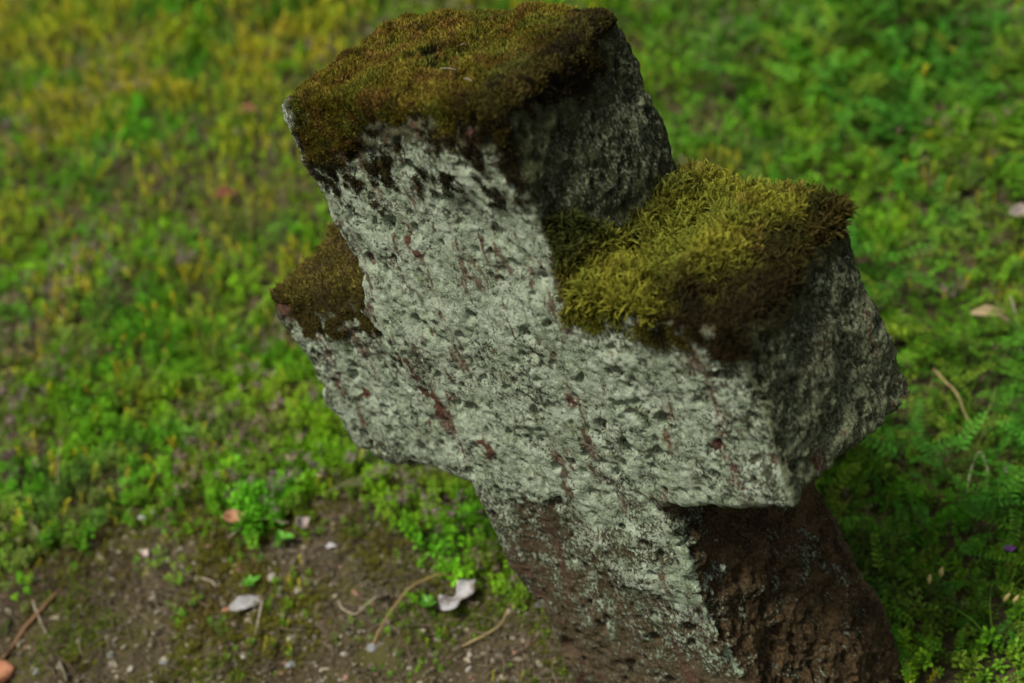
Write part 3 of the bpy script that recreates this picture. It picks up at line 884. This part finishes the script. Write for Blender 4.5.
twig('looped pale root fibre left of the golden stem', [(337, 603), (342, 615), (352, 621), (362, 617), (378, 606), (392, 596)], [.008, .01, .012, .014, .014, .01], [.0008, .001, .001, .001, .0009, .0007], M_STRAWL, 'root', 'root')
twig('straw stem lying on gravel below the white leaf', [(462, 648), (480, 642), (497, 634), (508, 618)], [.006, .009, .012, .016], [.0011, .0012, .0011, .0008], M_STRAWT, 'straw', 'straw')
twig('slender straw standing over plants left of the soil', [(58, 505), (61, 485), (65, 462)], [.03, .05, .05], [.0009, .0009, .0006], M_STRAWT, 'straw', 'straw')
twig('pale stem arching through the plants beside the right arm', [(930, 396), (938, 412), (952, 426), (965, 444)], [.05, .055, .055, .04], [.0016, .0016, .0014, .001], M_STRAWT, 'straw', 'straw')
twig('forked pale stalk next to the arched dead leaf', [(1003, 336), (1008, 350), (1014, 362), (1018, 376)], [.075, .065, .05, .03], [.0008, .001, .0012, .001], M_STRAWL, 'straw', 'straw')
twig('arched pinkish stem in dark plants right of the shaft', [(963, 512), (966, 496), (974, 488), (982, 500), (984, 516)], [.03, .055, .062, .055, .03], [.0009, .0009, .0009, .0009, .0007], M_STRAWL, 'straw', 'straw')
twig('short dark twig on gravel at the lower left', [(58, 660), (61, 672), (66, 684)], [.005, .006, .005], [.0022, .0024, .002], M_GREYBARK)

# shard and distinct stones
def stone_obj(name, label, px, py, size, mat, seed, cat='pebble', group=None, flat=.65, yaw=0, nz=.75, sq=1.0, lift=.25):
    import bmesh
    bm = bmesh.new(); bmesh.ops.create_icosphere(bm, subdivisions=4, radius=1)
    V = np.array([q.co[:] for q in bm.verts]); F = np.array([[q.index for q in f.verts] for f in bm.faces]); bm.free()
    if sq != 1.0: V = np.sign(V) * np.abs(V) ** sq
    V = V * (1 + nz * fbm(V * 1.2 + seed * 5.1, 3, 400 + seed)[:, None] * .6) * np.array((1.2, .95, flat)) * size
    o = mesh_np(name, V, F, mat, smooth=True)
    p = at(px, py); o.location = (p[0], p[1], gh(p[0], p[1])[0] + size * flat * lift); o.rotation_euler = (.1, .1, yaw)
    return tag(o, label, cat, group)
stone_obj('terracotta_shard', 'smooth orange terracotta shard in the lower left corner', -2, 676, .021, M_TERRA, 1, 'shard', None, .5, .9, .22, .7, .6)
M_PEB = speckle_mat('pale_pebble', (0.24, 0.215, 0.16), (0.34, 0.31, 0.25), 260, .9, .0008, (0.16, 0.14, 0.10))
M_PEBG = speckle_mat('grey_pebble', (0.16, 0.165, 0.165), (0.24, 0.25, 0.25), 160, .85, .0005)
M_PEBR = speckle_mat('reddish_pebble', (0.20, 0.11, 0.075), (0.27, 0.165, 0.12), 160, .85, .0005)
pale = [(114, 596), (154, 596), (108, 633), (120, 629), (190, 605), (212, 676), (78, 642), (166, 663), (244, 656), (291, 638), (272, 578), (300, 590), (362, 632), (438, 640), (470, 655), (131, 670), (345, 655), (410, 668), (500, 655), (317, 668)]
for i, (px, py) in enumerate(pale):
    stone_obj('pebble', 'small pale beige pebble lying on the bare brown soil', px, py, random.uniform(.0035, .0062), M_PEB, 10 + i, 'pebble', 'pale pebbles on the bare soil', yaw=random.uniform(0, 3))
grey = [(38, 672), (164, 662), (73, 627), (110, 655), (292, 664), (373, 648), (538, 606)]
for i, (px, py) in enumerate(grey):
    stone_obj('pebble', 'small bluish grey pebble lying on the bare brown soil', px, py, random.uniform(.004, .0068), M_PEBG, 50 + i, 'pebble', 'grey pebbles on the bare soil', yaw=random.uniform(0, 3))
for i, (px, py) in enumerate([(516, 652), (346, 678), (239, 570)]):
    stone_obj('pebble', 'small reddish pebble lying on the bare brown soil', px, py, random.uniform(.0045, .0062), M_PEBR, 70 + i, 'pebble', 'reddish pebbles on the bare soil', yaw=random.uniform(0, 3))

# cream buds and a violet flower in the dark plants right of the shaft
def bud(label, px, py, h, lean, size, group=None):
    p = at(px, py + 14)
    o = bpy.data.objects.new('flower_bud', None); C.objects.link(o)
    o.location = (p[0], p[1], gh(p[0], p[1])[0]); o.rotation_euler = (lean[0], lean[1], 0)
    tube_obj('stem', [(0, 0, 0), (.002, .002, h * .5), (0, 0, h)], [.0012, .001, .001], M_STEM, o)
    tube_obj('bud', [(0, 0, h), (0, 0, h + size * .12), (0, 0, h + size * .45), (.0005, 0, h + size * .8), (.001, 0, h + size)], [.0011, size * .14, size * .2, size * .13, .0005], M_BUD, o, 10)
    tag(o, label, 'flower bud', group)
bud('cream bud nearest the shaft, left one of the upright pair', 929, 594, .045, (.05, -.12), .016, 'cream flower buds')
bud('cream bud in the upright pair, the one further from the shaft', 939, 590, .05, (.05, -.08), .017, 'cream flower buds')
bud('yellowish bud leaning right, in the pair near the right edge', 989, 610, .045, (.1, .3), .016, 'cream flower buds')
bud('pinkish cream bud closest to the right edge of the picture', 1003, 614, .045, (.1, .15), .017, 'cream flower buds')
p = at(1004, 578)
fl = bpy.data.objects.new('violet_flower', None); C.objects.link(fl); fl.location = (p[0], p[1], gh(p[0], p[1])[0])
tube_obj('stem', [(0, 0, 0), (.002, 0, .025), (0, 0, .05)], [.001, .001, .0008], M_STEM, fl)
for k in range(5):
    a = k * 1.2566
    q = leaf_obj('petal', None, 1004, 572, .009, broad, a, M_PURPLE, .2, .3)
    if 'category' in q: del q['category']
    q.parent = fl; q.location = (.0045 * math.cos(a), .0045 * math.sin(a), .051); q.rotation_euler = (0, -.3, a)
tag(fl, 'tiny violet flower in the dark plants near the right edge', 'flower')

# a few single plants one can tell apart
def herb(label, px, py, n_, ln, wd, h, mat, el=.5, name='seedling', seed=0):
    r = random.Random(seed)
    p = at(px, py)
    o = bpy.data.objects.new(name, None); C.objects.link(o); o.location = (p[0], p[1], gh(p[0], p[1])[0])
    tube_obj('stem', [(0, 0, -.004), (.001, 0, h * .5), (0, .001, h)], [.0013, .0011, .0009], M_STEM, o)
    for k in range(n_):
        a = 6.28 * k / n_ + r.uniform(-.3, .3); hh = h * r.uniform(.55, 1)
        l = ln * r.uniform(.8, 1.15)
        q = leaf_obj('leaf', None, px, py, l, [(wd * a_, wd * a_) for a_ in (.1, .7, 1, 1, .85, .5, .05)], a, mat, .15, .5)
        if 'category' in q: del q['category']
        q.parent = o; q.location = (l * .5 * math.cos(a) * .9, l * .5 * math.sin(a) * .9, hh + l * .5 * el * .6); q.rotation_euler = (0, -el, a)
    return tag(o, label, 'plant')
herb('bright green seedling with rounded leaves between the two curled leaves', 283, 548, 3, .022, .3, .018, M_LIME, .5, seed=1)
herb('bright green tuft on the soil above the crumpled whitish leaf', 252, 590, 7, .018, .26, .014, M_LIME, .5, seed=2)
herb('fresh green tuft growing left of the white pinched leaf', 428, 612, 8, .018, .24, .016, M_LIME, .6, seed=3)
herb('pale green weed with narrow leaves at the left edge of the soil', 40, 545, 6, .028, .18, .02, M_DOCK, .5, seed=4)

# dry needles lying on the moss of the head
M_NEEDLE = M_STRAWL
def on_cross(px, py):
    f = 1024 * FLEN / 36
    d = np.array([(px - 512) / f, (341.5 - py) / f, -1.0]); cp, sp = math.cos(PITCH), math.sin(PITCH)
    dw = np.array([d[0], sp * d[1] - cp * d[2], cp * d[1] + sp * d[2]])
    o_, dl = RW.T @ CAM, RW.T @ dw
    zt = .515; s = (zt - o_[2]) / dl[2]
    return RW @ (o_ + s * dl)
for i, (px, py, l, a) in enumerate([(370, 47, .009, -.5), (395, 62, .012, .9), (402, 60, .011, .5), (430, 82, .014, .8), (464, 45, .012, .9), (452, 70, .024, .35), (468, 80, .009, 0), (352, 88, .010, -.3)]):
    p = on_cross(px, py)
    o = tube_obj('dry_needle', [(-l / 2, 0, 0), (0, .0008, .001), (l / 2, 0, 0)], [.0005, .0008, .0004], M_NEEDLE)
    o.location = tuple(p); o.rotation_euler = (0, .3, a)
    tag(o, 'short pale dry needle lying on the moss of the cross head', 'needle', 'dry needles on the head moss')
